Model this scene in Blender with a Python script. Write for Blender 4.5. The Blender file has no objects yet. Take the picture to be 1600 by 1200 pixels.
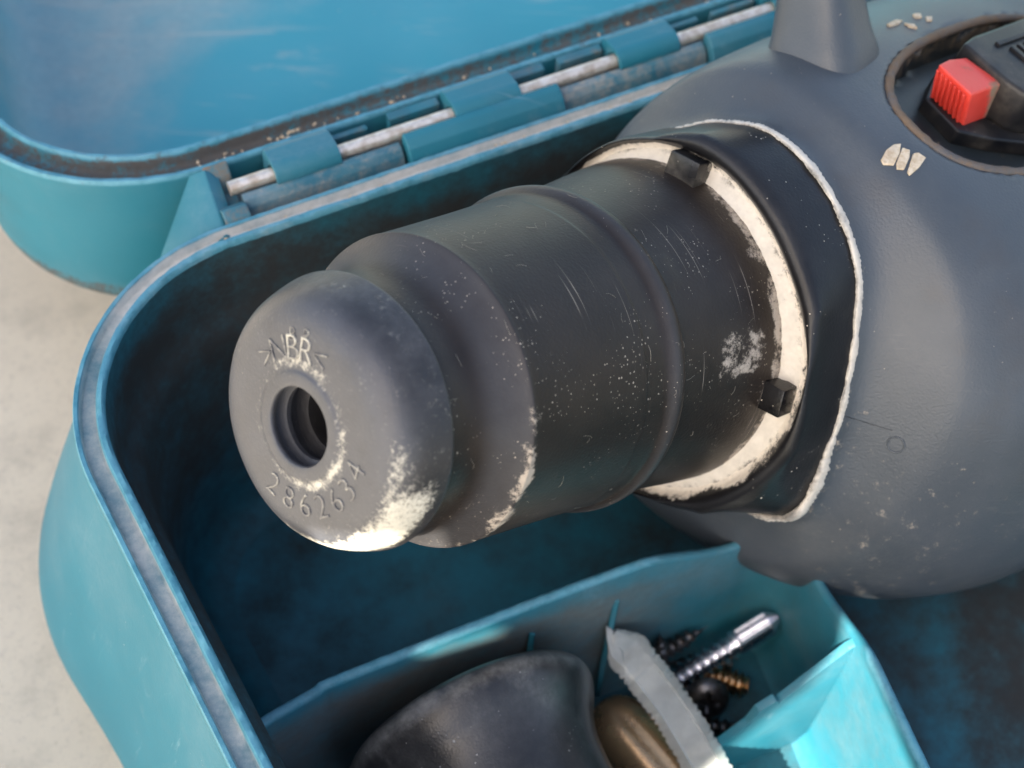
import bpy, bmesh, math, random
from mathutils import Vector, Matrix, noise
from mathutils.bvhtree import BVHTree
from math import sin, cos, pi, radians, sqrt, atan2, exp
random.seed(7)
scene = bpy.context.scene
COL = scene.collection
MM = 0.001                                   # everything below is written in millimetres

# ------------------------------------------------------------------ camera
RX, RY, RZ = (Vector((.917, .31, -.25)), Vector((-.396, .775, -.491)), None)
RX.normalize(); RY = (RY - RX * RX.dot(RY)).normalized(); RZ = RX.cross(RY)
CAM = Vector((0, 0, 288))
cam_right = Vector((RX[0], RY[0], RZ[0])); cam_up = Vector((RX[1], RY[1], RZ[1])); cam_back = Vector((RX[2], RY[2], RZ[2]))
cd = bpy.data.cameras.new('camera'); cam = bpy.data.objects.new('camera', cd); COL.objects.link(cam)
m = Matrix((cam_right, cam_up, cam_back)).transposed().to_4x4(); m.translation = CAM * MM
cam.matrix_world = m
cd.sensor_width = 36; cd.lens = 2500 / 1600 * 36; cd.clip_start = 0.01; cd.clip_end = 50
cd.dof.use_dof = True; cd.dof.focus_distance = 0.232; cd.dof.aperture_fstop = 22
scene.camera = cam

# ------------------------------------------------------------------ light
SUN = Vector((.62, .38, -.68)).normalized()         # the way the sunlight travels
elev = math.asin(-SUN.z)
w = bpy.data.worlds.new('World'); scene.world = w; w.use_nodes = True
nt = w.node_tree; bg = nt.nodes['Background']
sky = nt.nodes.new('ShaderNodeTexSky'); sky.sky_type = 'NISHITA'; sky.sun_disc = False
sky.sun_elevation = elev
sky.sun_rotation = atan2(-SUN.x, -SUN.y)
sky.air_density = 1.0; sky.dust_density = 3.0; sky.ozone_density = 1.0
nt.links.new(sky.outputs[0], bg.inputs[0]); bg.inputs[1].default_value = 0.085
sl = bpy.data.lights.new('sun', 'SUN'); sl.energy = 5.0; sl.angle = radians(0.2); sl.color = (1, .95, .87)
so = bpy.data.objects.new('sun', sl); COL.objects.link(so)
so.rotation_euler = SUN.to_track_quat('-Z', 'Y').to_euler(); so.location = (-.6, .2, .7)
vs = scene.view_settings
vs.view_transform = 'Standard'; vs.look = 'None'; vs.gamma = 1; vs.exposure = 2.3; vs.use_curve_mapping = False
vs.use_white_balance = True; vs.white_balance_temperature = 6900; vs.white_balance_tint = 10

# ------------------------------------------------------------------ helpers
def new_obj(name, me, mat=None, parent=None, world=False):
    o = bpy.data.objects.new(name, me); COL.objects.link(o)
    if mat and me: me.materials.append(mat)
    if parent:
        o.parent = parent
        if world:                                       # mesh written in world mm under a placed empty
            o.matrix_parent_inverse = parent.matrix_basis.inverted()
    return o
def mesh(verts, faces, attrs=None, uv=None, sharp=40, smooth=True):
    me = bpy.data.meshes.new('mesh')
    me.from_pydata([(v[0]*MM, v[1]*MM, v[2]*MM) for v in verts], [], faces)
    me.validate()
    if attrs:
        for k, vals in attrs.items():
            a = me.attributes.new(k, 'FLOAT', 'POINT'); a.data.foreach_set('value', vals)
    if uv:
        l = me.uv_layers.new(name='uv')
        flat = []
        for lp in me.loops: flat += uv[lp.vertex_index]
        l.data.foreach_set('uv', flat)
    bm = bmesh.new(); bm.from_mesh(me); bmesh.ops.recalc_face_normals(bm, faces=bm.faces); bm.to_mesh(me); bm.free()
    if smooth:
        me.polygons.foreach_set('use_smooth', [True]*len(me.polygons))
        if sharp: me.set_sharp_from_angle(angle=radians(sharp))
    return me
def tag(o, label=None, cat=None, group=None, kind=None):
    if label: o['label'] = label
    if cat: o['category'] = cat
    if group: o['group'] = group
    if kind: o['kind'] = kind
    return o
def empty(name, loc, rot=None):
    o = bpy.data.objects.new(name, None); COL.objects.link(o)
    o.empty_display_size = .01
    mt = (rot.to_4x4() if rot else Matrix.Identity(4)); mt.translation = Vector(loc)*MM
    o.matrix_basis = mt
    return o
def sm(a, b, x):
    if a == b: return float(x > a)
    t = max(0., min(1., (x-a)/(b-a))); return t*t*(3-2*t)
def nz(p, s): return noise.noise(Vector(p)*s)
def lerp_table(tab, x):
    if x <= tab[0][0]: return tab[0][1]
    for (a, b), (c, d) in zip(tab, tab[1:]):
        if x <= c:
            t = (x-a)/(c-a); t = t*t*(3-2*t)*.5 + t*.5
            return b+(d-b)*t
    return tab[-1][1]
LT = lerp_table
def densify(prof, step):
    out = []
    for a, b in zip(prof, prof[1:]):
        n = max(1, int(math.hypot(b[0]-a[0], b[1]-a[1])/step))
        for i in range(n): out.append((a[0]+(b[0]-a[0])*i/n, a[1]+(b[1]-a[1])*i/n))
    out.append(prof[-1]); return out
def chaikin(pts, n=2):
    for _ in range(n):
        o = [pts[0]]
        for a, b in zip(pts, pts[1:]):
            o.append(tuple(a[i]*.75+b[i]*.25 for i in range(len(a)))); o.append(tuple(a[i]*.25+b[i]*.75 for i in range(len(a))))
        o.append(pts[-1]); pts = o
    return pts
def revolve(prof, seg=160, dust_or_shade=None, rfun=None):
    """prof = [(r, z)] about local Z; returns mesh with uv=(arc mm, profile length mm) in metres and dust attribute"""
    V, Fc, U, D = [], [], [], []
    L = 0; n = len(prof)
    for i, (r, z) in enumerate(prof):
        if i: L += math.hypot(r-prof[i-1][0], z-prof[i-1][1])
        for j in range(seg):
            a = 2*pi*j/seg
            rr = r*(rfun(a, z, r) if rfun else 1)
            V.append((rr*cos(a), rr*sin(a), z)); U.append((a*18*MM, L*MM))
            D.append(dust_or_shade(a, r, z) if dust_or_shade else 0.)
    for i in range(n-1):
        for j in range(seg):
            k = (j+1) % seg
            Fc.append((i*seg+j, i*seg+k, (i+1)*seg+k, (i+1)*seg+j))
    if prof[0][0] > 0 and False: pass
    return V, Fc, U, D
def tube(pts, rad, seg=8, cap=True):
    V, Fc = [], []
    pts = [Vector(p) for p in pts]; n = len(pts)
    T = [(pts[min(i+1, n-1)]-pts[max(i-1, 0)]).normalized() for i in range(n)]
    up = Vector((0, 0, 1)) if abs(T[0].z) < .9 else Vector((1, 0, 0))
    b = T[0].cross(up).normalized()
    for i in range(n):
        b = (b - T[i]*b.dot(T[i])).normalized(); c = T[i].cross(b)
        r = rad(i/(n-1)) if callable(rad) else rad
        for j in range(seg):
            a = 2*pi*j/seg; V.append(tuple(pts[i]+b*(r*cos(a))+c*(r*sin(a))))
    for i in range(n-1):
        for j in range(seg):
            k = (j+1) % seg; Fc.append((i*seg+j, i*seg+k, (i+1)*seg+k, (i+1)*seg+j))
    if cap: Fc.append(tuple(range(seg))[::-1]); Fc.append(tuple(range((n-1)*seg, n*seg)))
    return V, Fc
def prism(poly, d, bevel=0.3, seg=2):
    """poly: world-mm 3D outline, extruded by vector d, bevelled -> mesh"""
    n = len(poly); d = Vector(d)
    V = [Vector(p) for p in poly] + [Vector(p)+d for p in poly]
    Fc = [tuple(range(n))[::-1], tuple(range(n, 2*n))] + [(i, (i+1) % n, n+(i+1) % n, n+i) for i in range(n)]
    bm = bmesh.new(); vs_ = [bm.verts.new(v) for v in V]
    for f in Fc: bm.faces.new([vs_[i] for i in f])
    bmesh.ops.recalc_face_normals(bm, faces=bm.faces)
    if bevel: bmesh.ops.bevel(bm, geom=list(bm.edges), offset=bevel, segments=seg, affect='EDGES', profile=.6)
    bm.verts.ensure_lookup_table()
    vv = [tuple(v.co) for v in bm.verts]; ff = [tuple(v.index for v in f.verts) for f in bm.faces]
    bm.free(); return vv, ff
def join(*parts):
    V, Fc = [], []
    for v, f in parts:
        o = len(V); V += list(v); Fc += [tuple(i+o for i in q) for q in f]
    return V, Fc

# ------------------------------------------------------------------ materials
class NG:
    def __init__(s, name):
        s.mat = bpy.data.materials.new(name); s.mat.use_nodes = True
        s.t = s.mat.node_tree; s.n = s.t.nodes; s.b = s.n['Principled BSDF']
        s.tc = s.n.new('ShaderNodeTexCoord')
    def link(s, a, b): s.t.links.new(a, b)
    def val(s, x): return x
    def put(s, sock, x):
        if isinstance(x, bpy.types.NodeSocket): s.link(x, sock)
        else: sock.default_value = x
    def math(s, op, a, b=0., c=0., clamp=False):
        n = s.n.new('ShaderNodeMath'); n.operation = op; n.use_clamp = clamp
        s.put(n.inputs[0], a); s.put(n.inputs[1], b)
        if op in ('MULTIPLY_ADD',): s.put(n.inputs[2], c)
        return n.outputs[0]
    def noise(s, scale, detail=3, rough=.55, vec=None, stretch=None, dist=0.):
        n = s.n.new('ShaderNodeTexNoise'); n.inputs['Scale'].default_value = scale
        n.inputs['Detail'].default_value = detail; n.inputs['Roughness'].default_value = rough; n.inputs['Distortion'].default_value = dist
        v = vec or s.tc.outputs['Object']
        if stretch:
            mp = s.n.new('ShaderNodeMapping'); mp.inputs['Scale'].default_value = stretch; s.link(v, mp.inputs[0]); v = mp.outputs[0]
        s.link(v, n.inputs[0]); return n.outputs[0]
    def vor(s, scale, vec=None):
        n = s.n.new('ShaderNodeTexVoronoi'); n.inputs['Scale'].default_value = scale
        s.link(vec or s.tc.outputs['Object'], n.inputs[0]); return n.outputs['Distance'], n.outputs['Color']
    def attr(s, name):
        n = s.n.new('ShaderNodeAttribute'); n.attribute_name = name; return n.outputs['Fac']
    def ramp(s, x, a, b):
        n = s.n.new('ShaderNodeMapRange'); n.interpolation_type = 'SMOOTHSTEP'
        s.put(n.inputs[0], x); n.inputs[1].default_value = a; n.inputs[2].default_value = b; return n.outputs[0]
    def mix(s, f, a, b):
        n = s.n.new('ShaderNodeMix'); n.data_type = 'RGBA'
        s.put(n.inputs[0], f); 
        for i, x in ((6, a), (7, b)):
            if isinstance(x, bpy.types.NodeSocket): s.link(x, n.inputs[i])
            else: n.inputs[i].default_value = (*x, 1)
        return n.outputs[2]
    def mixf(s, f, a, b):
        n = s.n.new('ShaderNodeMix'); n.data_type = 'FLOAT'
        s.put(n.inputs[0], f); s.put(n.inputs[2], a); s.put(n.inputs[3], b); return n.outputs[0]
    def bump(s, h, strength=.3, dist=.0003, prev=None):
        n = s.n.new('ShaderNodeBump'); n.inputs['Strength'].default_value = strength; n.inputs['Distance'].default_value = dist
        s.put(n.inputs['Height'], h)
        if prev: s.link(prev, n.inputs['Normal'])
        return n.outputs[0]
    def out(s, col, rough, normal=None, metal=0., spec=.5):
        s.put(s.b.inputs['Base Color'], col if isinstance(col, bpy.types.NodeSocket) else (*col, 1))
        s.put(s.b.inputs['Roughness'], rough); s.put(s.b.inputs['Metallic'], metal); s.b.inputs['Specular IOR Level'].default_value = spec
        if normal: s.link(normal, s.b.inputs['Normal'])
        return s.mat

def dirty(name, c1, c2, rough, dust_or_shade=(.55, .5, .42), use_attr=True, amp=.9, width=.14, speck=.0, speck_scale=1500,
          film=.15, filmcol=None, scratch=0., bump=.15, grain=2500, var=120, spec=.5, dscale=900, scratch_stretch=(60, 1600, 1), stain=0., relief=0., wear_or_sheen=None, wear_or_sheen_lo=.35, scuff=0., scufflo=.60, scuffcol=(.25, .36, .40), scuffdir=(12, 260, 40), straincol=(.06, .045, .03)):
    g = NG(name)
    n1 = g.noise(var, 2); base = g.mix(g.ramp(n1, .35, .65), c1, c2)
    # thin dusty film in broad patches
    fl = g.ramp(g.noise(var*.55, 4, .65), .42, .75)
    fine = g.noise(grain*.35, 2, .7)
    base = g.mix(g.math('MULTIPLY', g.math('MULTIPLY', fl, fine), film*2), base, filmcol or dust_or_shade)
    if stain:
        st = g.ramp(g.noise(var*.8, 4, .6), .56, .72)
        base = g.mix(g.math('MULTIPLY', st, stain), base, straincol)
    if wear_or_sheen:
        wv = g.attr('wear_or_sheen'); wf = g.math('MULTIPLY', wv, g.mixf(g.ramp(g.noise(350, 4, .7), .3, .6), wear_or_sheen_lo, 1.))
        base = g.mix(wf, base, wear_or_sheen)
    if scuff:
        mp = g.n.new('ShaderNodeMapping'); mp.inputs['Rotation'].default_value = (0, 0, .5); g.link(g.tc.outputs['Object'], mp.inputs[0])
        sc = g.ramp(g.noise(1., 4, .75, vec=mp.outputs[0], stretch=scuffdir, dist=.8), scufflo, scufflo+.14)
        base = g.mix(g.math('MULTIPLY', g.math('MULTIPLY', sc, g.ramp(n1, .4, .6)), scuff), base, scuffcol)
    rg = rough
    h = g.noise(grain, 1, .5)
    nrm = g.bump(h, bump, .0002)
    tot = None
    if speck:
        d, c = g.vor(speck_scale)
        sep = g.n.new('ShaderNodeSeparateColor'); g.link(c, sep.inputs[0])
        dens = g.ramp(g.noise(var*1.2, 3), .35, .7)
        thr = g.math('MULTIPLY', g.math('MULTIPLY', g.ramp(sep.outputs[0], .55, 1.0), dens), speck)
        k = g.math('LESS_THAN', d, thr)
        tot = g.math('MULTIPLY', k, g.mixf(sep.outputs[1], .25, .9))
    if scratch:
        uv = g.tc.outputs['UV']
        a = g.noise(1., 2, .4, vec=uv, stretch=scratch_stretch, dist=.2)
        msk = g.ramp(g.noise(55, 3, .7), .5, .66)
        s1 = g.math('MULTIPLY', g.ramp(a, .665, .72), g.math('MULTIPLY', msk, scratch))
        tot = s1 if tot is None else g.math('MAXIMUM', tot, s1)
    if use_attr:
        a = g.attr('dust_or_shade')
        nn = g.math('MULTIPLY', g.math('SUBTRACT', g.noise(dscale*.5, 5, .8), .5), amp*1.35)
        f = g.math('ADD', a, nn)
        f = g.math('MULTIPLY', g.ramp(f, .5-width, .5+width), g.ramp(a, .02, .2))
        f = g.math('MULTIPLY', f, .95)
        tot = f if tot is None else g.math('MAXIMUM', tot, f)
    if tot is not None:
        dc = g.mix(fine, tuple(x*.75 for x in dust_or_shade), tuple(min(1, x*1.12) for x in dust_or_shade))
        base = g.mix(tot, base, dc)
        rg = g.mixf(tot, rough, .9)
        if relief: nrm = g.bump(tot, relief, .00025, nrm)
    return g.out(base, rg, nrm, spec=spec)

TEAL, TEAL2 = (.0105, .136, .186), (.0125, .145, .197)
M = {}
M['teal'] = dirty('teal_plastic', TEAL, TEAL2, .5, spec=.4, scuff=.5, wear_or_sheen=(.085, .27, .35), dust_or_shade=(.58, .56, .52), amp=.5, width=.38, dscale=500, film=.16, filmcol=(.22, .30, .33), speck=.10, speck_scale=700, bump=.12, grain=1800, var=45, stain=.06)
M['teal_in'] = dirty('teal_plastic_inside', TEAL, TEAL2, .40, dust_or_shade=(.027, .023, .020), amp=.75, width=.4, film=.05, filmcol=(.12, .10, .08), bump=.1, grain=1500, var=40, stain=.2, straincol=(.10, .06, .035), dscale=160, spec=.35)  # dark tone is grime together with painted shade
M['lid_in'] = dirty('teal_plastic_lid', (.026, .235, .300), (.029, .25, .315), .45, dust_or_shade=(.30, .34, .34), amp=.45, width=.5, film=.12, filmcol=(.18, .3, .36), speck=.1, speck_scale=300, bump=.1, grain=1500, var=30, dscale=120, scuff=.6, scufflo=.50, scuffcol=(.26, .33, .33), scuffdir=(20, 130, 20), spec=.4)
M['rubber_cap'] = dirty('grey_black_rubber', (.017, .0165, .0175), (.022, .021, .022), .42, dscale=2600, dust_or_shade=(.56, .53, .44), amp=1.5, width=.30, film=.22, filmcol=(.19, .19, .19), speck=.10, speck_scale=1300, bump=.25, grain=2600, var=110, spec=.5, relief=.3, wear_or_sheen=(.058, .061, .070), wear_or_sheen_lo=.8)
M['rubber'] = dirty('black_rubber', (.0135, .0088, .0062), (.020, .0138, .0100), .42, dust_or_shade=(.42, .36, .29), amp=1.1, film=.12, filmcol=(.08, .07, .06), speck=.38, speck_scale=2300, bump=.22, grain=2200, var=90, scratch=.7, scratch_stretch=(45, 3200, 1), spec=.32, wear_or_sheen=(.066, .066, .069), wear_or_sheen_lo=.85, relief=.2)
M['collar'] = dirty('black_hard_plastic', (.007, .007, .008), (.011, .011, .012), .36, dust_or_shade=(.80, .72, .60), amp=.75, width=.10, film=.10, filmcol=(.08, .08, .08), speck=.22, speck_scale=1400, bump=.2, grain=2400, var=110, dscale=1100, relief=.3, spec=.35)
M['lug'] = dirty('black_lug_plastic', (.005, .005, .006), (.009, .009, .009), .26, spec=.4, dust_or_shade=(.72, .64, .52), speck=.25, speck_scale=1500, amp=.8)
M['grease'] = dirty('caked_cream_dust', (.02, .02, .021), (.035, .034, .034), .6, dust_or_shade=(.68, .62, .52), amp=.9, width=.22, film=.3, filmcol=(.3, .26, .2), bump=.6, grain=1300, var=300, dscale=1300, relief=.5)
M['housing'] = dirty('slate_grey_plastic', (.046, .056, .065), (.052, .062, .072), .42, dust_or_shade=(.40, .34, .26), amp=1.0, film=.2, filmcol=(.13, .13, .12), speck=.16, speck_scale=900, bump=.3, grain=2400, var=60, stain=.3, straincol=(.055, .047, .04), scuff=.35, scuffcol=(.14, .14, .13), scuffdir=(60, 500, 60), relief=.3)
M['recess'] = dirty('black_recess_plastic', (.012, .016, .017), (.018, .022, .023), .4, dust_or_shade=(.25, .18, .11), amp=1.1, width=.3, film=.15, filmcol=(.1, .09, .07), speck=.2, speck_scale=700)
M['lever'] = dirty('black_lever_plastic', (.006, .006, .007), (.010, .010, .011), .42, spec=.35, dust_or_shade=(.3, .26, .2), use_attr=False, film=.15, speck=.15, speck_scale=900, var=150)
M['red'] = dirty('red_plastic', (.62, .045, .03), (.68, .06, .042), .4, dust_or_shade=(.22, .17, .11), amp=1.0, width=.25, film=.12, filmcol=(.5, .2, .15), speck=.06, speck_scale=900, bump=.15, var=150)
M['grip'] = dirty('black_grip_plastic', (.016, .0155, .0155), (.022, .021, .0205), .30, dust_or_shade=(.42, .40, .36), amp=.5, width=.5, film=.2, filmcol=(.14, .13, .12), speck=.28, speck_scale=1200, bump=.2, var=80)
def simple(name, col, rough, metal=0., var=.0, col2=None, scale=400, bump=.1, trans=0., sss=0.):
    g = NG(name); n = g.noise(scale, 5, .65)
    c = g.mix(g.ramp(n, .35, .68), col, col2 or tuple(x*.7 for x in col))
    nr = g.bump(g.noise(scale*5, 3), bump, .0002)
    r = g.mixf(n, max(.05, rough-.12), min(1, rough+.15))
    mt = g.out(c, r, nr, metal)
    g.b.inputs['Transmission Weight'].default_value = trans
    if sss:
        g.b.inputs['Subsurface Weight'].default_value = sss; g.b.inputs['Subsurface Radius'].default_value = (1, 1, .9); g.b.inputs['Subsurface Scale'].default_value = .004
    return mt
M['pin'] = simple('worn_hinge_steel', (.82, .74, .64), .32, .65, col2=(.55, .44, .33), scale=500, bump=.4)
M['steel'] = simple('zinc_steel', (.70, .72, .78), .22, 1., col2=(.5, .5, .55), scale=700)
M['dark_steel'] = simple('dark_phosphate_steel', (.12, .12, .125), .35, .9, col2=(.06, .05, .045), scale=700)
M['brass'] = simple('brassy_steel', (.62, .42, .24), .3, 1., col2=(.40, .27, .16), scale=600)
M['rod'] = simple('tarnished_bronze', (.62, .39, .20), .26, .8, col2=(.42, .26, .15), scale=120, bump=.25)
M['plug'] = simple('translucent_nylon', (.50, .51, .475), .30, col2=(.38, .39, .36), scale=180, sss=.4, trans=.45)
M['lint'] = simple('pale_lint', (.3, .27, .22), .9)
M['bootc'] = simple('pale_dirt', (.62, .52, .38), .85, col2=(.45, .34, .22), scale=900, bump=.6)

# ------------------------------------------------------------------ the table
g = NG('pale_cement')
b0 = g.mix(g.ramp(g.noise(9, 5), .3, .7), (.47, .415, .325), (.565, .505, .40))
b0 = g.mix(g.math('MULTIPLY', g.ramp(g.noise(220, 4, .7), .5, .75), .28), b0, (.42, .38, .32))
d_, c_ = g.vor(260); b0 = g.mix(g.math('MULTIPLY', g.math('LESS_THAN', d_, .10), .30), b0, (.30, .26, .2))
b0 = g.mix(g.math('MULTIPLY', g.ramp(g.noise(70, 6, .75), .46, .72), .6), b0, (.34, .305, .245))
b0 = g.mix(g.math('MULTIPLY', g.ramp(g.noise(700, 3, .7), .52, .68), .45), b0, (.35, .31, .26))
table_m = g.out(b0, .62, g.bump(g.noise(500, 4), .2, .0004))
V = [(-1500, -1500, 0), (1500, -1500, 0), (1500, 1500, 0), (-1500, 1500, 0)]
table = new_obj('ground', mesh(V, [(0, 1, 2, 3)]), table_m); tag(table, 'pale speckled cement surface under the teal case', 'ground', kind='structure')

# ------------------------------------------------------------------ the case: plan paths
def path(corners, radii, offs, near):
    """closed outline, clockwise list of corners; offset outward; same point count for every offset. returns [(x,y,len)]"""
    n = len(corners); pts = []
    cs = [Vector(c) for c in corners]
    lines = []
    for i in range(n):
        a, b = cs[i], cs[(i+1) % n]; d = (b-a).normalized(); nrm = Vector((-d.y, d.x))     # outward for clockwise order
        lines.append((a+nrm*offs, d, nrm))
    def isect(l1, l2):
        p, d, _ = l1; q, e, _ = l2; den = d.x*e.y-d.y*e.x
        t = ((q-p).x*e.y-(q-p).y*e.x)/den; return p+d*t
    C = [isect(lines[i-1], lines[i]) for i in range(n)]
    out = []
    for i in range(n):
        l0, l1 = lines[i-1], lines[i]; r = max(1.5, radii[i]+offs)
        ang = math.acos(max(-1, min(1, l0[1].dot(l1[1])))); tl = r*math.tan(ang/2)
        s, e = C[i]-l0[1]*tl, C[i]+l1[1]*tl; ctr = s - l0[2]*r
        k = 40 if near[i] else 10
        a0 = atan2(l0[2].y, l0[2].x)
        for j in range(k+1):
            a = a0 - ang*j/k; out.append((ctr.x+r*cos(a), ctr.y+r*sin(a)))
        # straight run to the next corner
        r2 = max(1.5, radii[(i+1) % n]+offs); ang2 = math.acos(max(-1, min(1, l1[1].dot(lines[(i+1) % n][1]))))
        e2 = C[(i+1) % n]-l1[1]*(r2*math.tan(ang2/2))
        k = near[i+n] if near[i+n] else 12
        for j in range(1, k): out.append(tuple(e.lerp(e2, j/k)))
    return out
def shell(corners, radii, near, prof, dustf, wob=None, flare=False):
    V, Fc, D = [], [], []
    n = None
    for pi_, (o, z) in enumerate(prof):
        ps = path(corners, radii, o, near); n = len(ps)
        for x, y in ps:
            dz = wob(x, y, o, z) if wob else 0
            if flare and o > 5.3 and x < 100: x += (o-5.3)/19*6.0*sm(170, 105, y)
            V.append((x, y, z+dz)); D.append(dustf(x, y, o, z))
    for i in range(len(prof)-1):
        for j in range(n):
            k = (j+1) % n; Fc.append((i*n+j, i*n+k, (i+1)*n+k, (i+1)*n+j))
    return V, Fc, D, n
# base: clockwise seen from above: back-left, back-right, front-right, front-left (inner rim edge)
def bx(y): return 17.7-.115*y
def by(x): return 166.6+.045*x
BC = [(bx(166.6), by(-1.5)), (330, by(330)), (326, -118), (bx(-118), -118)]
BR = [31, 31, 31, 31]
BN = [1, 0, 0, 0, 330, 12, 12, 260]
prof_o = chaikin([(6, 0), (13, .3), (20, 4), (23.5, 11), (22.5, 20), (18, 34), (13, 48), (8.6, 60), (6.0, 67), (5.2, 70)], 2)
prof_rim = [(5.2, 70), (5.2, 74.5), (5.0, 75), (4.4, 75), (4.2, 74.6), (4.1, 73.5), (3.9, 73.2), (1.9, 73.2), (1.6, 73.6), (1.5, 75.6), (1.25, 76.2), (.5, 76.3), (.1, 75.9), (0, 75.2)]
prof_i = chaikin([(0, 75.2), (-.3, 68), (-.8, 61), (-2.6, 57.5), (-3.6, 54), (-4.6, 30), (-5.6, 12), (-8, 6), (-13, 4)], 2)
prof = prof_o[:-1] + densify(prof_rim, .7)[:-1] + prof_i
def base_dust(x, y, o, z):
    n = .5+.5*nz((x, y, z), .12); n2 = .5+.5*nz((x, y, z*2+9), .4)
    d = 0.
    back = sm(140, 166, y)
    if 1.5 <= o <= 4.3 and z < 74.9 and z > 72:   # dirt in the groove
        d = max(.30+.34*n, back*(.54+.36*n2))
    elif z > 74.4 and o > -.1: d = .02+.26*n*n2+.12*back
    elif o > 5 and z > 40: d = .0+.28*n*n2
    elif o > 5: d = .0+.2*n*n
    return d
def base_wob(x, y, o, z):
    if z > 73 and o > -.1:
        k = .16*nz((x, y, o), .9)+.12*nz((x, y, o), 2.7)
        if o < 1.6: k += -.5*max(0, nz((x, y, 3), .35)-.25)
        return k
    return 0
case = empty('tool_case', (0, 150, 0))
tag(case, 'open teal plastic power tool case holding a rotary hammer, lid folded back', 'tool case')
V, Fc, D, n = shell(BC, BR, BN, prof, base_dust, base_wob, True)
# the outside belongs to the shell with its rim, the inside (deeper than the rim) to a lining of its own: one wall, two looks
cut = len(prof_o)-1+len(densify(prof_rim, .7))-1
bot = len(V); Fo = [f for f in Fc if max(f) < (cut+1)*n]
Fo.append(tuple(range(n)))
base = new_obj('base_shell', mesh(V, Fo, {'dust_or_shade': D, 'wear_or_sheen': [w_ for o, z in prof for w_ in [(.85 if (z > 74.4 and o > -.3) else .0)]*n]}, sharp=50), M['teal'], case, True)
def inside_grime_shade(x, y, o, z):
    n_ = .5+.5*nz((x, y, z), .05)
    d = .34+.16*n_+.34*sm(14, 34, z)-.25*sm(66, 74, z)  # grime plus painted shade, heavier up the walls
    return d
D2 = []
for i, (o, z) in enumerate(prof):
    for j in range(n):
        v = V[i*n+j]; D2.append(inside_grime_shade(v[0], v[1], o, v[2]) if i >= cut else 0)
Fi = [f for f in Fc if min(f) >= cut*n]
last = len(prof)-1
inner = new_obj('inner_wall', mesh(V, Fi, {'dust_or_shade': D2}, sharp=50), M['teal_in'], case, True)

# the floor of the well, as a fine sheet so that grime and painted shade can deepen towards the right
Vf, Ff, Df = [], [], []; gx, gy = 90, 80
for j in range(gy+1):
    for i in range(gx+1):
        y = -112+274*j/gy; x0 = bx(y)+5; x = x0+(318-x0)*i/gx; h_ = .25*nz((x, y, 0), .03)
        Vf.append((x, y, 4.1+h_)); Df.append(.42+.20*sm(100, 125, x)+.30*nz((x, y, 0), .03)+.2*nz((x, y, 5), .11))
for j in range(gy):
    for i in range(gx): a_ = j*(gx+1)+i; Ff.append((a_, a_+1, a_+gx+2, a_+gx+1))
new_obj('case_floor', mesh(Vf, Ff, {'dust_or_shade': Df}, sharp=0), M['teal_in'], case, True)

# dividing wall of the small compartment: L shaped with a round corner
def divider():
    ctr = [(7.5, 97), (12, 98.2), (20, 99.6)]
    for i in range(90): ctr.append((21+i*.865, 100.1+.5*sin(i/90*pi)))
    R_ = 8; cx, cy = 99.6, 100.1-R_
    for i in range(25):
        a = pi/2-(pi/2)*i/24; ctr.append((cx+R_*cos(a), cy+R_*sin(a)))
    for i in range(1, 160): ctr.append((107.6-i*.11, cy-i*1.2))
    n = len(ctr); V, Fc, D = [], [], []
    sec = [(1.3, 3), (1.1, 20), (.95, 40), (.9, 46.6), (.75, 47.6), (.3, 48), (-.3, 48), (-.75, 47.6), (-.9, 46.6), (-.95, 40), (-1.1, 20), (-1.6, 8), (-3.5, 4.5), (-6, 3.5)]
    for i, c in enumerate(ctr):
        a, b = ctr[max(0, i-1)], ctr[min(n-1, i+1)]; d = Vector((b[0]-a[0], b[1]-a[1])).normalized(); nr = Vector((-d.y, d.x))
        for o, z in sec:
            zz = z+(.18*nz((c[0], c[1], 0), .8)+.1*nz((c[0], c[1], 4), 2.5) if z > 46 else 0)
            zz = 3+(zz-3)*(1-.15*sm(30, 10, math.hypot(c[0]-107, c[1]-99)))      # dips where the tool body rests on the corner
            V.append((c[0]+nr.x*o, c[1]+nr.y*o, zz))
            q = .5+.5*nz((c[0], c[1], z), .07)
            inn = o < -.5
            D.append((.12+.2*q) if z > 46.5 else ((.52+.3*q-.44*sm(60, 100, c[0])) if inn else .12))
    k = len(sec)
    for i in range(n-1):
        for j in range(k-1): Fc.append((i*k+j, i*k+j+1, (i+1)*k+j+1, (i+1)*k+j))
    return mesh(V, Fc, {'dust_or_shade': D, 'wear_or_sheen': [.8 if v[2] > 47.3 else 0. for v in V]}, sharp=60)
M['divider'] = dirty('teal_plastic_divider', TEAL, TEAL2, .48, spec=.4, scuff=.25, wear_or_sheen=(.085, .27, .35), dust_or_shade=(.115, .095, .078), amp=.5, width=.45, film=.2, filmcol=(.2, .26, .27), speck=.10, speck_scale=800, bump=.12, grain=1500, var=70, dscale=300)
div = new_obj('divider', divider(), M['divider'], case, True)
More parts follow.
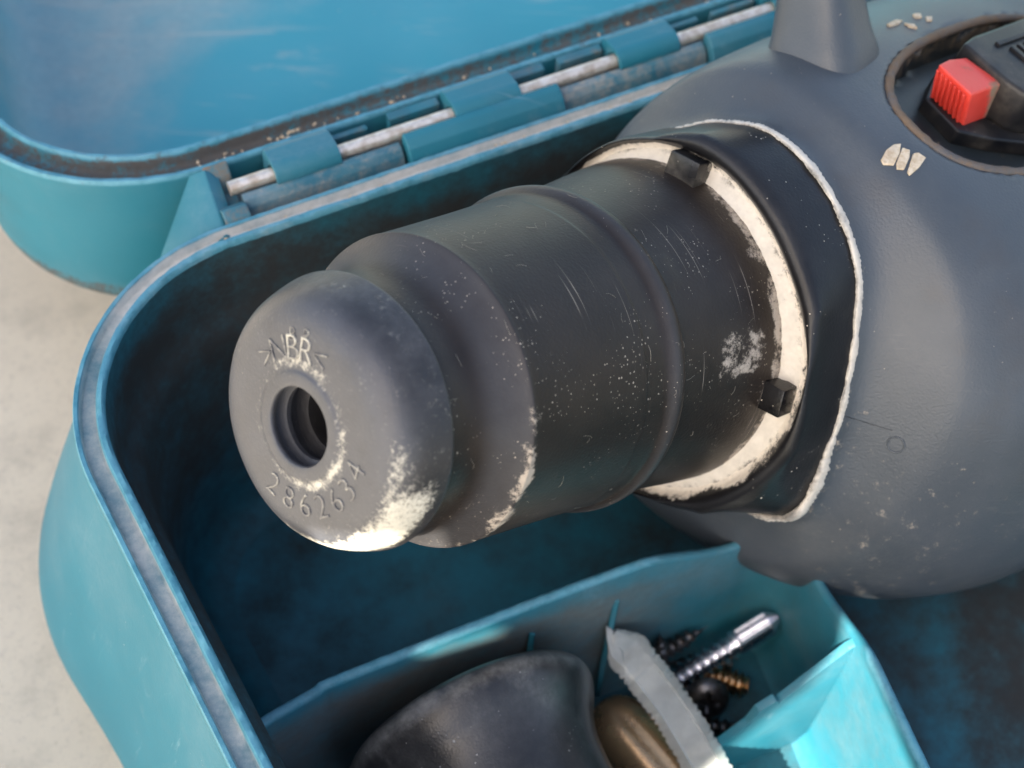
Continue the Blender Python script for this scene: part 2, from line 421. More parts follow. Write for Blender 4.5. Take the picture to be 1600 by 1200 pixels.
# triangular stiffening ribs
def rib(foot, out, h, th=1.1):
    """foot on the wall (x,y), out vector in plan, from floor to h"""
    f = Vector((*foot, 0)); o = Vector((*out, 0)); s = o.normalized().cross(Vector((0, 0, 1)))*th
    poly = [f+Vector((0, 0, 4)), f+o+Vector((0, 0, 4)), f+o*.92+Vector((0, 0, 8)), f+o*.03+Vector((0, 0, h)), f+Vector((0, 0, h))]
    poly = [p_-s*.5 for p_ in poly]
    V, Fc = prism(poly, s, .25, 2); return mesh(V, Fc, {'dust_or_shade': [.18]*len(V)}, sharp=35)
for ft, ou, h in (((58, 99.4), (-2.2, -3.4), 38), ((74, 99.6), (-2.2, -3.4), 38)):
    new_obj('rib', rib(ft, ou, h), M['divider'], div, True)
V, Fc = prism([(105.9, 74, 4), (105.9, 74, 45.6), (104.0, 74, 44.8), (93.5, 74, 31.5), (92.6, 74, 33.2), (89.6, 74, 31.2), (88.4, 74, 26.5), (82, 74, 19), (76, 74, 11), (76, 74, 4)], (0, 1.6, 0), .25, 2)
new_obj('rib', mesh(V, Fc, {'dust_or_shade': [.15]*len(V)}, sharp=35), M['divider'], div, True)

# ------------------------------------------------------------------ lid, folded back on the hinge
PIN0, PIN1 = Vector((30, 180.0, 75.2)), Vector((330, 194.4, 75.2))
HD = (PIN1-PIN0).normalized()
lid_rot = Matrix.Rotation(radians(-7.0), 3, HD)
def tilt(v): return PIN0 + lid_rot @ (Vector(v)-PIN0)
def ly(x): return 192.3+.045*x
# inner edge of the lid, clockwise from above
LC = [(-1.5+.0, ly(0)+300), (325, ly(330)+300), (328, ly(330)), (-3.6, ly(0))]
LC = [(30, 492), (326, 500), (328, ly(328)), (-3.0, ly(-3))]
LR = [30, 30, 30, 31]
LN = [0, 0, 0, 1, 12, 12, 330, 120]
lp_o = chaikin([(-8, -36), (-2, -36), (3.2, -34), (5.6, -28), (6.3, -16), (6.6, -4)], 2)
lp_rim = [(6.6, -4), (6.7, -.4), (6.4, 0), (5.7, 0), (5.4, -.4), (5.2, -2.2), (4.8, -2.6), (1.8, -2.6), (1.4, -2.2), (1.2, .2), (.9, .6), (.25, .6), (0, .2)]
lp_i = chaikin([(0, .2), (-.4, -6), (-1.4, -18), (-3, -27), (-8, -31.5), (-16, -32.5)], 2)
lprof = lp_o[:-1] + densify(lp_rim, .7)[:-1] + lp_i
def lid_dust(x, y, o, z):
    z -= 75; n_ = .5+.5*nz((x, y, z), .1); n2 = .5+.5*nz((x, y, z), .35)
    if 1.2 <= o <= 5.4 and z < -.3: 
        k = .5+.35*n_ - .12
        return k+.35*exp(-((x-38)/9)**2)*n2
    if z > -.5 and o > -.05: return .18+.3*n_*n2
    if o > 5: return .02+.2*n_*n_
    return 0.
V, Fc, D, n = shell(LC, LR, LN, [(o, z+75) for o, z in lprof], lid_dust, lambda x, y, o, z: (.14*nz((x, y, o), .9)+.12*nz((x, y, o), 2.5)) if z > 74.4 and o > -.1 else 0)
V = [tuple(tilt(v)) for v in V]
cut = len(lp_o)-1+len(densify(lp_rim, .7))-1
M['lid'] = dirty('teal_plastic_lid_outside', TEAL, TEAL2, .5, spec=.4, scuff=.3, wear_or_sheen=(.085, .27, .35), dust_or_shade=(.085, .075, .068), amp=1.1, width=.2, film=.14, filmcol=(.22, .30, .33), speck=.08, speck_scale=500, bump=.12, grain=1800, var=45, stain=.15)
Fo = [f for f in Fc if max(f) < (cut+1)*n]; Fo.append(tuple(range(n)))
lid = new_obj('lid', mesh(V, Fo, {'dust_or_shade': D, 'wear_or_sheen': [w_ for o, z in lprof for w_ in [(.85 if (z > -.5 and o > -.3) else .0)]*n]}, sharp=50), M['lid'], case, True)
# lid lining: floor as a grid fan so that the dirt can vary over it
Fi = [f for f in Fc if min(f) >= cut*n]; last = len(lprof)-1
Vl = list(V); ring = [last*n+j for j in range(n)]
cen = Vector((160, 345, 75-32.5)); rings = [ring]
raw = [path(LC, LR, lprof[-1][0], LN)[j] for j in range(n)]
for t in (.04, .08, .12, .17, .23, .3, .4, .55, .75):
    r_ = []
    for j in range(n):
        x, y = raw[j]; xx, yy = x+(cen.x-x)*t, y+(cen.y-y)*t
        bul = 1.2*sm(.12, .2, t)
        Vl.append(tuple(tilt((xx, yy, 75-32.5+bul)))); r_.append(len(Vl)-1)
    a = rings[-1]
    for j in range(n): Fi.append((a[j], a[(j+1) % n], r_[(j+1) % n], r_[j]))
    rings.append(r_)
Fi.append(tuple(rings[-1]))
def lidin_d(v):
    x, y, z = v
    k = (y-222)*.6-(x-6)*.42
    return max(0, min(.85, .02+.56*sm(-14, 16, k+10*nz(v, .03))+.12*nz(v, .12)))
new_obj('lid_lining', mesh(Vl, Fi, {'dust_or_shade': [lidin_d(v) for v in Vl]}, sharp=50), M['lid_in'], lid, True)

# ------------------------------------------------------------------ hinge
HX = HD; HY = Vector((-HD.y, HD.x, 0))
def hp(x, u, z):            # x along the hinge (world x), u across it from the pin, z
    p = PIN0 + HD*((x-30)/HD.x) + HY*u; return Vector((p.x, p.y, z))
V, Fc = tube([hp(34.5+i*2.5, 0, 75.2) for i in range(90)], 1.3, 16)
new_obj('hinge_pin', mesh(V, Fc, sharp=50), M['pin'], case, True)
def extr(x0, x1, poly, bev=.35):
    V, Fc = prism([hp(x0, u, z) for u, z in poly], hp(x1, 0, 0)-hp(x0, 0, 0), bev, 3); return V, Fc
def hd(V, a, b): return [a+b*nz(v, .3) for v in V]
# shelf under the pin that joins the base wall
V, Fc = extr(30.5, 326, [(-8.2, 62), (-8.2, 70.5), (-4, 70.8), (-2.6, 71.6), (4.6, 71.2), (4.6, 66), (-2, 60)], .2)
M['hinge_dirt'] = dirty('teal_plastic_hinge', TEAL, (.02, .11, .15), .5, dust_or_shade=(.20, .14, .09), amp=1.0, width=.3, film=.3, filmcol=(.2, .2, .19), speck=.2, speck_scale=500, var=150)
new_obj('hinge_shelf', mesh(V, Fc, {'dust_or_shade': hd(V, .5, .3)}, sharp=35), M['hinge_dirt'], case, True)
pins = 75.2
arc = lambda r, a0, a1, k: [(r*cos(radians(a0+(a1-a0)*i/k)), pins+r*sin(radians(a0+(a1-a0)*i/k))) for i in range(k+1)]
# base knuckles: long blocks in front of the pin with a rounded shoulder
for x0, x1 in ((66, 96.5), (127.5, 158), (189, 219)):
    poly = [(-1.75, 70.6), (-1.75, 76.6), (-2.3, 77.2), (-3.6, 77.0), (-5.2, 76.0), (-6.3, 74.2), (-6.9, 72.0), (-7.1, 70.6)]
    V, Fc = extr(x0, x1, poly, .3)
    new_obj('hinge_knuckle', mesh(V, Fc, {'dust_or_shade': hd(V, .12, .15)}, sharp=35), M['teal'], case, True)
# lower front strips between them, scuffed
M['strip'] = dirty('scuffed_hinge_strip', (.012, .11, .16), (.03, .14, .185), .45, dust_or_shade=(.30, .27, .23), amp=1.2, width=.35, film=.35, filmcol=(.25, .26, .26), speck=.2, speck_scale=700, var=140)
for x0, x1 in ((36, 65.4), (97.1, 127), (158.6, 188.4)):
    poly = [(-1.7, 70.9), (-1.7, 74.9), (-2.2, 75.4), (-3.4, 75.1), (-4.4, 74.0), (-5.6, 70.9)]
    V, Fc = extr(x0, x1, poly, .25)
    new_obj('hinge_strip', mesh(V, Fc, {'dust_or_shade': hd(V, .35, .4)}, sharp=35), M['strip'], case, True)
# lid knuckles wrap over the pin
for x0, x1 in ((42.5, 54.5), (76.6, 89.6), (109.6, 122.2), (143.4, 156)):
    poly = [(5.2, 71.6), (5.2, 76.4), (3.6, 77.4)] + arc(2.75, 70, 176, 8) + arc(1.6, 180, 60, 6) + [(2.4, 75.0), (2.4, 71.6)]
    V, Fc = extr(x0, x1, poly, .2)
    new_obj('hinge_knuckle', mesh(V, Fc, {'dust_or_shade': hd(V, .12, .18)}, sharp=35), M['teal'], lid, True)
# lid edge lugs seen in the slots
for x0, x1 in ((55.2, 62), (66, 75.8), (90.4, 97), (100, 109), (123, 130), (133, 142.6)):
    dz = 1.1 if (int(x0) % 2) else 0
    V, Fc = extr(x0, x1, [(3.6+dz*.6, 68), (3.4+dz*.6, 75.2-dz), (5.0, 75.4-dz), (5.0, 68)], .2)
    new_obj('hinge_strip', mesh(V, Fc, {'dust_or_shade': hd(V, .22, .3)}, sharp=35), M['hinge_dirt'], lid, True)
# end cheek of the hinge and the sloping web down to the case corner
V, Fc = prism([(31.2, 171.6, 73.6), (31.6, 184.4, 77.0), (29.0, 185.4, 75.5), (9.5, 172.5, 48), (6, 166, 46), (14, 166.6, 60), (22, 170, 71)], (2.2, -.2, -1.6), .4, 2)
new_obj('hinge_web', mesh(V, Fc, {'dust_or_shade': hd(V, .08, .12)}, sharp=35), M['teal'], case, True)
V, Fc = extr(31.5, 36, [(-8, 66), (-8, 73.4), (-6.6, 75.2), (-4.4, 75.6), (-2.8, 74.4), (-1.6, 72.2), (1.6, 72.2), (3, 75.4), (4.8, 77), (4.8, 66)], .3)
new_obj('hinge_cheek', mesh(V, Fc, {'dust_or_shade': hd(V, .45, .3)}, sharp=35), M['hinge_dirt'], case, True)

# crumbs of pale dirt lodged along the lid groove, the hinge and the rim
def crumbs(spots, parent):
    parts = []
    for x, y, z, r in spots:
        bm = bmesh.new(); bmesh.ops.create_icosphere(bm, subdivisions=1, radius=1)
        sx, sy, sz = r*random.uniform(.7, 1.6), r*random.uniform(.6, 1.1), r*random.uniform(.4, .7); a = random.uniform(0, 6)
        vv = []
        for v in bm.verts:
            k = 1+random.uniform(-.25, .25); p_ = (v.co.x*sx*k, v.co.y*sy*k)
            vv.append((x+p_[0]*cos(a)-p_[1]*sin(a), y+p_[0]*sin(a)+p_[1]*cos(a), z+v.co.z*sz*k))
        bm.verts.index_update(); parts.append((vv, [tuple(v.index for v in f.verts) for f in bm.faces])); bm.free()
    V, Fc = join(*parts); o = new_obj('dirt_crumbs', mesh(V, Fc, sharp=0), M['bootc'], parent, True); tag(o, kind='stuff')
sp_ = []
for i in range(70):
    x = max(32, random.gauss(44, 9)) if i < 45 else random.uniform(32, 140); sp_.append((*tilt((x, ly(x)-random.uniform(1.6, 5.0), 72.6))[:3], random.uniform(.12, .5)))
crumbs(sp_, lid)
sp_ = []
for i in range(120):
    x = random.uniform(12, 130); y = by(x)+random.uniform(1.8, 4.2)
    if x > 28: sp_.append((x, y, 73.3, random.uniform(.1, .38)))
for i in range(40):
    x = random.uniform(33, 140); q_ = hp(x, random.uniform(-8, -6.6), 71.2); sp_.append((*q_, random.uniform(.15, .45)))
crumbs(sp_, base)

# ------------------------------------------------------------------ the rotary hammer (local frame: Z runs from the nose into the body)
yaw, pit = radians(17.5), radians(28)
T = Vector((cos(pit)*cos(yaw), cos(pit)*sin(yaw), -sin(pit)))
Q = (Vector((0, 0, 1))-T*T.z).normalized(); P = Q.cross(T)
NOSE = Vector((24.7, 108.9, 110.2))
rot = Matrix((P, Q, T)).transposed()
ham = empty('rotary_hammer', NOSE, rot)
tag(ham, 'grey and black rotary hammer drill lying nose up in the teal case', 'power tool')
def loc2w(v): return NOSE + P*v[0] + Q*v[1] + T*v[2]

def angd(a, b): return abs((a-b+180) % 360-180)
# rubber nose cap
cp = [(4.6, 9.5), (4.7, 6.2), (6.6, 5.8), (6.6, 4.0), (5.2, 3.5), (5.1, 2.7), (6.3, 2.4), (6.3, 1.5), (5.5, 1.1), (5.35, .5), (5.5, .12), (5.9, 0), (7.2, .05), (7.6, .35), (8.3, .4), (11.4, .5), (13.4, .7), (15.0, 1.2), (16.5, 2.3), (17.5, 3.7), (18.1, 5.0), (18.7, 6.8), (19.2, 8.5), (19.28, 8.9), (19.15, 9.15), (18.6, 9.3), (17.2, 9.4)]
cpd = densify(chaikin(cp[10:], 2), .35); cpd = densify(cp[:11], .5)[:-1] + cpd
def cap_dust(a, r, z):
    d = math.degrees(a); n = nz((cos(a)*r, sin(a)*r, z), .35)
    v = .0
    if z < 1.2 and r > 6.5:
        v = max(v, (.52-.2*n)*exp(-((r-8.0)/.7)**2)*(.25+.75*sm(95, 20, angd(d, 205))) + .02)
        v = max(v, .42*exp(-((r-8.6)/.8)**2)*sm(60, 15, angd(d, 60)))
    if r > 13: v = max(v, .76*sm(36, 12, angd(d, 194))*sm(14.6, 17.2, r)*sm(8.6, 6.0, z)+.16*n)
    if r > 15: v = max(v, .74*sm(46, 22, angd(d, 226))*sm(15.2, 17.2, r)*sm(8.5, 5.2, z)+.18*n)
    if r > 15: v = max(v, .60*sm(16, 6, angd(d, 350))*sm(15.5, 17, r))
    if r > 17.6: v = max(v, .04*sm(80, 20, angd(d, 140))*sm(17.6, 18.6, r))
    if r > 14 and z < 8: v = max(v, .42*exp(-((r-16.2)/1.0)**2)*sm(30, 10, angd(d, 168)))
    return max(0, min(1, v*.93+.06))
V, Fc, U, D = revolve(cpd, 220, cap_dust, lambda a, z, r: 1+.004*sin(3*a+1)+.002*sin(7*a))
WR = [sm(18.3, 15.6, math.hypot(v[0], v[1]))*sm(7, 3, v[2])*(.9+.2*nz(v, .2)) for v in V]
cap = new_obj('rubber_cap', mesh(V, Fc, {'dust_or_shade': D, 'wear_or_sheen': WR}, U, sharp=55), M['rubber_cap'], ham)
# raised moulded characters on the cap
def glyph_mesh(ch, size, ext):
    cu = bpy.data.curves.new('txt', 'FONT'); cu.body = ch; cu.size = size; cu.extrude = ext; cu.bevel_depth = .10; cu.bevel_resolution = 1; cu.offset = -.16
    cu.align_x = 'CENTER'; cu.resolution_u = 4
    o = bpy.data.objects.new('txt', cu); COL.objects.link(o)
    dg = bpy.context.evaluated_depsgraph_get(); me0 = o.evaluated_get(dg).to_mesh()
    vv = [tuple(v.co) for v in me0.vertices]; ff = [tuple(p_.vertices) for p_ in me0.polygons]
    bpy.data.objects.remove(o); bpy.data.curves.remove(cu)
    return vv, ff
def cap_z(r): return lerp_table([(8, .4), (11.4, .5), (13.4, .72), (15.6, 1.6)], r)
M['letter'] = dirty('embossed_rubber', (.06, .06, .066), (.09, .088, .09), .5, dust_or_shade=(.60, .57, .47), amp=1.2, width=.35, film=.4, filmcol=(.3, .29, .26), speck=.2, speck_scale=1600, var=300)
def put_glyph(ch, phi, r, size, inward, dust_or_shade=.4, ext=.07, tw=0):
    vv, ff = glyph_mesh(ch, size, ext)
    a = radians(phi); rad = Vector((cos(a), sin(a), 0)); tan = Vector((-sin(a), cos(a), 0))
    gx, gy = (tan, rad) if not inward else (-tan, -rad)
    ca, sa = cos(tw), sin(tw); gx, gy = gx*ca+gy*sa, gy*ca-gx*sa
    h = size*.36; out = []
    for x, y, z in vv:
        p_ = rad*r + gx*x + gy*(y-h); rr = math.hypot(p_.x, p_.y)
        out.append((p_.x, p_.y, cap_z(rr)-z-.02))
    new_obj('letter', mesh(out, ff, {'dust_or_shade': [dust_or_shade]*len(out)}, sharp=30), M['letter'], cap)
for ch, ph, r in (('>', 24, 10.6), ('N', 39, 10.6), ('B', 54, 10.7), ('R', 68, 10.7), ('<', 82, 10.8)): put_glyph(ch, ph, r, 5.0, False, .34 if ch in '><N' else .5)
for ch, ph, r in (('B', 55, 12.4), ('R', 67, 12.6)): put_glyph(ch, ph, r, 2.6, False, .3, .04)
for ch, ph in (('2', 271, ), ('8', 254), ('6', 237), ('2', 220), ('6', 203), ('3', 187), ('4', 170)): put_glyph(ch, ph, 10.7, 4.8, True, .34)

# black rubber chuck cover
sp = [(15, 9.2), (17.3, 9.25), (17.75, 9.6), (17.9, 11), (18.0, 13.2), (18.4, 15), (19.3, 17), (20.4, 18.8), (21.5, 20.2), (22.25, 20.95), (22.4, 21.1), (22.5, 21.25), (22.52, 21.5), (22.5, 22.3), (22.6, 24), (22.9, 29), (23.5, 38), (23.9, 43), (24.05, 44.2), (23.95, 44.6), (24.1, 46), (24.3, 48.4), (24.8, 49.2), (25.35, 50.0), (25.5, 50.8), (25.4, 51.6), (25.0, 52.3), (24.2, 52.6), (24.0, 53.2), (24.8, 60), (26.3, 70), (27.1, 77)]
spd = densify(chaikin(sp, 2), .5)
def sl_dust(a, r, z):
    d = math.degrees(a); n = nz((cos(a)*r, sin(a)*r, z), .3); v = .10+.12*n
    v += .5*sm(45, 15, angd(d, 185))*exp(-((z-21.5)/1.8)**2)*(.6+.6*n)
    v += .22*sm(70, 30, angd(d, 170))*exp(-((z-21.6)/1.0)**2)
    v += .36*sm(14, 4, angd(d, 147))*sm(60, 63, z)*sm(73, 70, z)
    v += .25*sm(30, 10, angd(d, 205))*exp(-((z-52)/1.5)**2)
    v += .42*sm(72.5, 75.0, z+1.6*n)
    return max(0, min(1, v))
def sl_r(a, z, r): 
    k = 1+.002*sin(2*a+.5)
    d = math.degrees(a)
    if 52.6 < z < 58: k += .008*sm(7, 5, angd(d, 112))*sm(57.5, 55, z)   # moulded tab behind the flange
    return k
V, Fc, U, D = revolve(spd, 260, sl_dust, sl_r)
WR = []
for v in V:
    z = v[2]; k_ = .62*sm(14.5, 18, z)*sm(22.0, 20.6, z)+.45*exp(-((z-50.0)/.9)**2)  # grey highlight painted on the cone and the rear flange
    WR.append(k_*(.9+.2*nz(v, .12)))
slv = new_obj('chuck_cover', mesh(V, Fc, {'dust_or_shade': D, 'wear_or_sheen': WR}, U, sharp=50), M['rubber'], ham)

# flared collar
HOUSE = [(-152, 36.6), (-143, 33), (-120, 30), (-60, 29), (0, 28.5), (30, 28.6), (45, 29.2), (59, 30.8), (74, 33.8), (87, 36.4), (98, 36.9), (111, 36.8), (125, 36.5), (133, 35.9), (142, 34.6), (158, 34.0), (177, 35.3), (189, 38.0), (197, 39.8), (203, 39.2), (208, 36.6)]
CREST = [(-134, 29.2), (-100, 28), (-40, 26.5), (0, 26), (25, 26.6), (36, 28), (52, 29.5), (70, 30.4), (87, 31), (106, 30.6), (124, 30.6), (143, 31.4), (155, 32.3), (166, 31.8), (177, 31.4), (195, 30.6), (214, 30), (226, 29.2)]
def ptab(tab, a):
    d = math.degrees(a) % 360
    lo, hi = tab[0][0], tab[-1][0]
    if d > hi: d -= 360
    if d < lo: d += 360
    return lerp_table(tab, d)
def smooth_tab(tab, n=360, w=5):
    raw = [ptab(tab, 2*pi*i/n) for i in range(n)]
    return [sum(raw[(i+k) % n] for k in range(-w, w+1))/(2*w+1) for i in range(n)]
NS = 360
HR, CR = smooth_tab(HOUSE, NS, 4), smooth_tab(CREST, NS, 5)
def collar():
    V, D = [], []
    rows = [('in', 0, 76.6), ('in', .35, 76.4), ('in', .62, 76.2), ('in', .80, 76.0), ('in', .92, 75.6), ('cr', -.1, 75.0), ('cr', .5, 74.3), ('cr', 1.0, 73.95), ('cr', 1.6, 73.8), ('cr', 2.2, 73.95), ('cr', 2.7, 74.35), ('cr', 3.1, 74.9)]
    for k in range(1, 19): rows.append(('out', k/18, 0))
    for kind, f, s in rows:
        for j in range(NS):
            a = 2*pi*j/NS; c, h = CR[j], HR[j]
            if kind == 'in': r = 26.4+(c-.2-26.4)*f; z = s
            elif kind == 'cr': r = c+f*max(.75, min(3.1, h-c-.9))/3.1; z = s
            else:
                cw = max(.75, min(3.1, h-c-.9)); hh = max(h, c+cw+.5); r = c+cw+(hh-c-cw)*(f**.85); z = 74.9+(86-74.9)*(f**1.1)
            n_ = nz((r*cos(a), r*sin(a), z), .25); n2 = nz((r*cos(a), r*sin(a), z), .9)
            V.append((r*cos(a), r*sin(a), z))
            dd = math.degrees(a)
            if kind == 'in': v = .88-.30*f+.2*n_
            elif kind == 'cr': v = .50-.26*(f+.1)+.28*n_ - .25*sm(60, 20, angd(dd, 50))
            else: v = max(.08, .30-1.4*f+.1*n_) if f < .2 else .06+.10*n_
            if kind == 'out' and f > .90: v = .38+.2*n2
            if kind == 'cr' and angd(dd, 100) < 45: v -= .12
            D.append(max(0, min(1, v)))
    k = len(rows); Fc = []
    for i in range(k-1):
        for j in range(NS): Fc.append((i*NS+j, i*NS+(j+1) % NS, (i+1)*NS+(j+1) % NS, (i+1)*NS+j))
    return mesh(V, Fc, {'dust_or_shade': D}, sharp=60)
col = new_obj('collar', collar(), M['collar'], ham)
# locking lugs between collar and chuck cover
for ph, wd in ((79, 6.0), (164, 4.9), (254, 6), (344, 6)):
    a = radians(ph); rad = Vector((cos(a), sin(a), 0)); tan = Vector((-sin(a), cos(a), 0)); zz = Vector((0, 0, 1))
    o = rad*25.6; hw = wd/2
    poly = [o-tan*hw+zz*72.4, o-tan*hw*.94+rad*4.6+zz*72.2, o+tan*hw*.94+rad*4.8+zz*72.2, o+tan*hw+zz*72.4]
    V, Fc = prism(poly, zz*4.2, .28, 2)
    new_obj('lug', mesh(V, Fc, {'dust_or_shade': [.28*sm(73.5, 76.5, v[2])+.12 for v in V]}, sharp=35), M['lug'], col)
# ring of caked grease lying in the recess
def grease_ring():
    V = []; Fc = []; DD = []; rows = 6
    for i in range(rows):
        f = i/(rows-1)
        for j in range(NS):
            a = 2*pi*j/NS; c = CR[j]; r = 26.7+(c-.9-26.7)*f
            n_ = nz((r*cos(a), r*sin(a), 0), .5); n2 = nz((r*cos(a), r*sin(a), 7), 1.4)
            z = 75.5+.25*n_+.2*n2+ (.5 if 0 < i < rows-1 else 1.0)-(.9*(1-f)**3)
            V.append((r*cos(a), r*sin(a), z)); DD.append((.62, .95, .90, .80, .66, .52)[i]+.3*n_)
    for i in range(rows-1):
        for j in range(NS): Fc.append((i*NS+j, i*NS+(j+1) % NS, (i+1)*NS+(j+1) % NS, (i+1)*NS+j))
    return mesh(V, Fc, {'dust_or_shade': DD}, sharp=0)
new_obj('grease', grease_ring(), M['grease'], col)

# grey gear housing, lofted along the tool
SEC = [  # s, p+, p-, q+, q-, exponent
 (85.2, 1.0, 1.0, 1.0, 1.0), ]
def house_r(s, a, j):
    """polar radius of the housing at distance s"""
    base = HR[j]
    def lerp_table(tab, x):
        return sum(LT(tab, max(85, x+k*3)) for k in (-2, -1, 0, 1, 2))/5
    pp = lerp_table([(85, 29), (90, 30), (100, 32), (120, 34), (150, 36), (220, 38)], s)
    pm = lerp_table([(85, 37), (90, 46), (97, 55.5), (106, 62), (120, 67), (150, 70), (220, 71)], s)
    qp = lerp_table([(85, 36), (89, 40.5), (95, 43.5), (105, 46), (120, 49), (150, 54), (220, 62)], s)
    qm = lerp_table([(85, 31), (90, 38), (97, 43), (110, 46), (220, 47)], s)
    c, d = cos(a), sin(a); e = 2.35
    A = pp if c > 0 else pm; B = qp if d > 0 else qm
    r = 1/((abs(c)/A)**e+(abs(d)/B)**e)**(1/e)
    k = sm(85, 93, s)
    return base*(1-k)*1.012+r*k
REC = (-8, 165)            # switch recess, placed after a look at the photograph: local p and s
def housing():
    ss = [83.5, 85.0, 85.6]+[86+i*.8 for i in range(150)]+[208, 220]
    V, D, Fc = [], [], []
    for i, s in enumerate(ss):
        for j in range(NS):
            a = 2*pi*j/NS
            if i == 0: r = HR[j]-1.5
            elif i == 1: r = HR[j]+.1
            else: r = house_r(s, a, j)
            v = Vector((r*cos(a), r*sin(a), s))
            wv = loc2w(v)
            if wv.z < 8:                               # the underside stays off the floor of the case
                v += Q*0; wz = 8-wv.z; v.y += wz*.9
            V.append(v)
            n_ = nz(v, .05)
            dd = math.degrees(a)
            d = .10+.10*n_+.14*sm(40, 10, angd(dd, 192))
            if i < 6: d += .1
            D.append(d)
    k = len(ss)
    for i in range(k-1):
        for j in range(NS): Fc.append((i*NS+j, i*NS+(j+1) % NS, (i+1)*NS+(j+1) % NS, (i+1)*NS+j))
    Fc.append(tuple((k-1)*NS+j for j in range(NS)))
    return V, Fc, D
V, Fc, D = housing()
REC_V, REC_F = V, Fc
bvh0 = BVHTree.FromPolygons([Vector(loc2w(v)) for v in V], Fc)
def ray(px, py):
    return (cam_right*((px-800)/2500)+cam_up*(-(py-600)/2500)-cam_back).normalized()
def surf(px, py, tree=None):                            # where a sight line meets the housing, in tool coordinates
    h, nn, _, _ = (tree or bvh0).ray_cast(CAM, ray(px, py))
    if h is None: return None
    d = h-NOSE
    return Vector((d.dot(P), d.dot(Q), d.dot(T))), Vector((nn.dot(P), nn.dot(Q), nn.dot(T)))
def house_pt(a, s):
    j = a/(2*pi)*NS; j0 = int(math.floor(j)) % NS; r = house_r(s, a, j0); return Vector((r*cos(a), r*sin(a), s))
# switch recess: an oval pocket pushed into the housing
rc = surf(1565, 138); RCEN, RNRM = rc
if RNRM.dot(Vector((0, 1, 0))) < 0: RNRM = -RNRM
rt = (Vector((0, 0, 1))-RNRM*RNRM.z).normalized(); rs = RNRM.cross(rt)     # rt along the tool, rs across
print('recess', RCEN, RNRM, rt, rs)
RA, RB, RU, RS = 33.0, 16.5, 6.5, -1.0
def rec_uv(v):
    d = Vector(v)-RCEN; return d.dot(rt), d.dot(rs), d.dot(RNRM)
def rec_k(u, s_): return (abs((u-RU)/RA)**2.3+abs((s_-RS)/RB)**2.3)**(1/2.3)
V2, D2, MI = [], [], []
for v, d in zip(V, D):
    u, s_, h = rec_uv(v); k = rec_k(u, s_)
    if h > -25 and k < 1.35:
        f = sm(1.04, .93, k)
        v = Vector(v)-RNRM*(max(0, (h+6.2))*f)
        if k < 1.18: d = max(d, .55*exp(-((k-1.0)/.045)**2))
    V2.append(v); D2.append(d)
me = mesh(V2, Fc, {'dust_or_shade': D2}, sharp=38)
hs = new_obj('gear_housing', me, M['housing'], ham)
me.materials.append(M['recess'])
for pl in me.polygons:
    c = pl.center/MM; u, s_, h = rec_uv(c)
    if h > -25 and h < -1.0 and rec_k(u, s_) < 1.0: pl.material_index = 1
bvh = BVHTree.FromPolygons([Vector(loc2w(v)) for v in V2], Fc)
# caked cream line where collar and housing meet
def grease_line():
    V, Fc, DD = [], [], []; K = 10; a0, a1 = radians(38), radians(222); n = 320
    for i in range(n+1):
        a = a0+(a1-a0)*i/n; j = int(a/(2*pi)*NS) % NS; h = HR[j]
        wd = 1.0+.35*nz((a*12, 0, 0), 1)+.22*nz((a*60, 3, 0), 1); wd *= sm(0, .04, i/n)*sm(1, .97, i/n)+.05
        wd *= 1+.7*sm(25, 5, angd(math.degrees(a), 195))
        c = Vector((cos(a), sin(a), 0))*(h-.05)+Vector((0, 0, 85.2))
        for k in range(K):
            b = 2*pi*k/K; q = c+Vector((cos(a), sin(a), 0))*(wd*cos(b)*.42)+Vector((0, 0, 1))*(wd*sin(b)*1.15)
            q += Vector((cos(a), sin(a), 0))*(.12*nz((a*90, b, 0), 1)); V.append(q); DD.append(.80+.34*nz((a*9, b, 1), 1)-.30*sm(.6, 1, abs(sin(b))))
    for i in range(n):
        for k in range(K): Fc.append((i*K+k, i*K+(k+1) % K, (i+1)*K+(k+1) % K, (i+1)*K+k))
    return mesh(V, Fc, {'dust_or_shade': DD}, sharp=0)
M['grease_line'] = dirty('caked_cream_line', (.07, .072, .073), (.12, .115, .105), .7, dust_or_shade=(.66, .60, .50), amp=.8, width=.3, film=.4, filmcol=(.3, .27, .22), bump=.5, grain=1600, var=300, dscale=700, relief=.3)
new_obj('grease', grease_line(), M['grease_line'], hs)

# selector: black lever with a red push button in the recess
def rloc(u, s_, h): return RCEN+rt*u+rs*s_+RNRM*h
def rprism(pts, h0, h1, bev=.5):
    V, Fc = prism([rloc(u, s_, h0) for u, s_ in pts], RNRM*(h1-h0), bev, 3); return V, Fc

V, Fc = rprism([(-13.5, -2.5), (-8, -6.5), (0, -10.6), (8, -12.2), (34, -12.5), (34, 10), (-5, 9.5), (-12.5, 5.8)], -6.4, -3.4, .5)
lever = new_obj('selector_lever', mesh(V, Fc, sharp=35), M['lever'], hs)
V, Fc = rprism([(-4.6, 8.4), (0, 9.2), (34, 9.4), (34, -11.5), (6, -10.2), (-.5, -8.0), (-3.8, -5.8), (-4.8, -2)], -3.6, 4.2, .9)
V2b, F2b = rprism([(2, 6.2), (34, 6.2), (34, 5.2), (2, 5.2)], 4.0, 4.7, .2)
V3b, F3b = rprism([(2, -5.5), (34, -7.5), (34, -8.5), (2, -6.5)], 4.0, 4.7, .2)
V, Fc = join((V, Fc), (V2b, F2b), (V3b, F3b), *[rprism([(4+k*2.2, -4.6), (5.1+k*2.2, -4.6), (5.1+k*2.2, 4.2), (4+k*2.2, 4.2)], 4.0, 4.75, .15) for k in range(8)])
new_obj('lever_grip', mesh(V, Fc, sharp=35), M['lever'], lever)
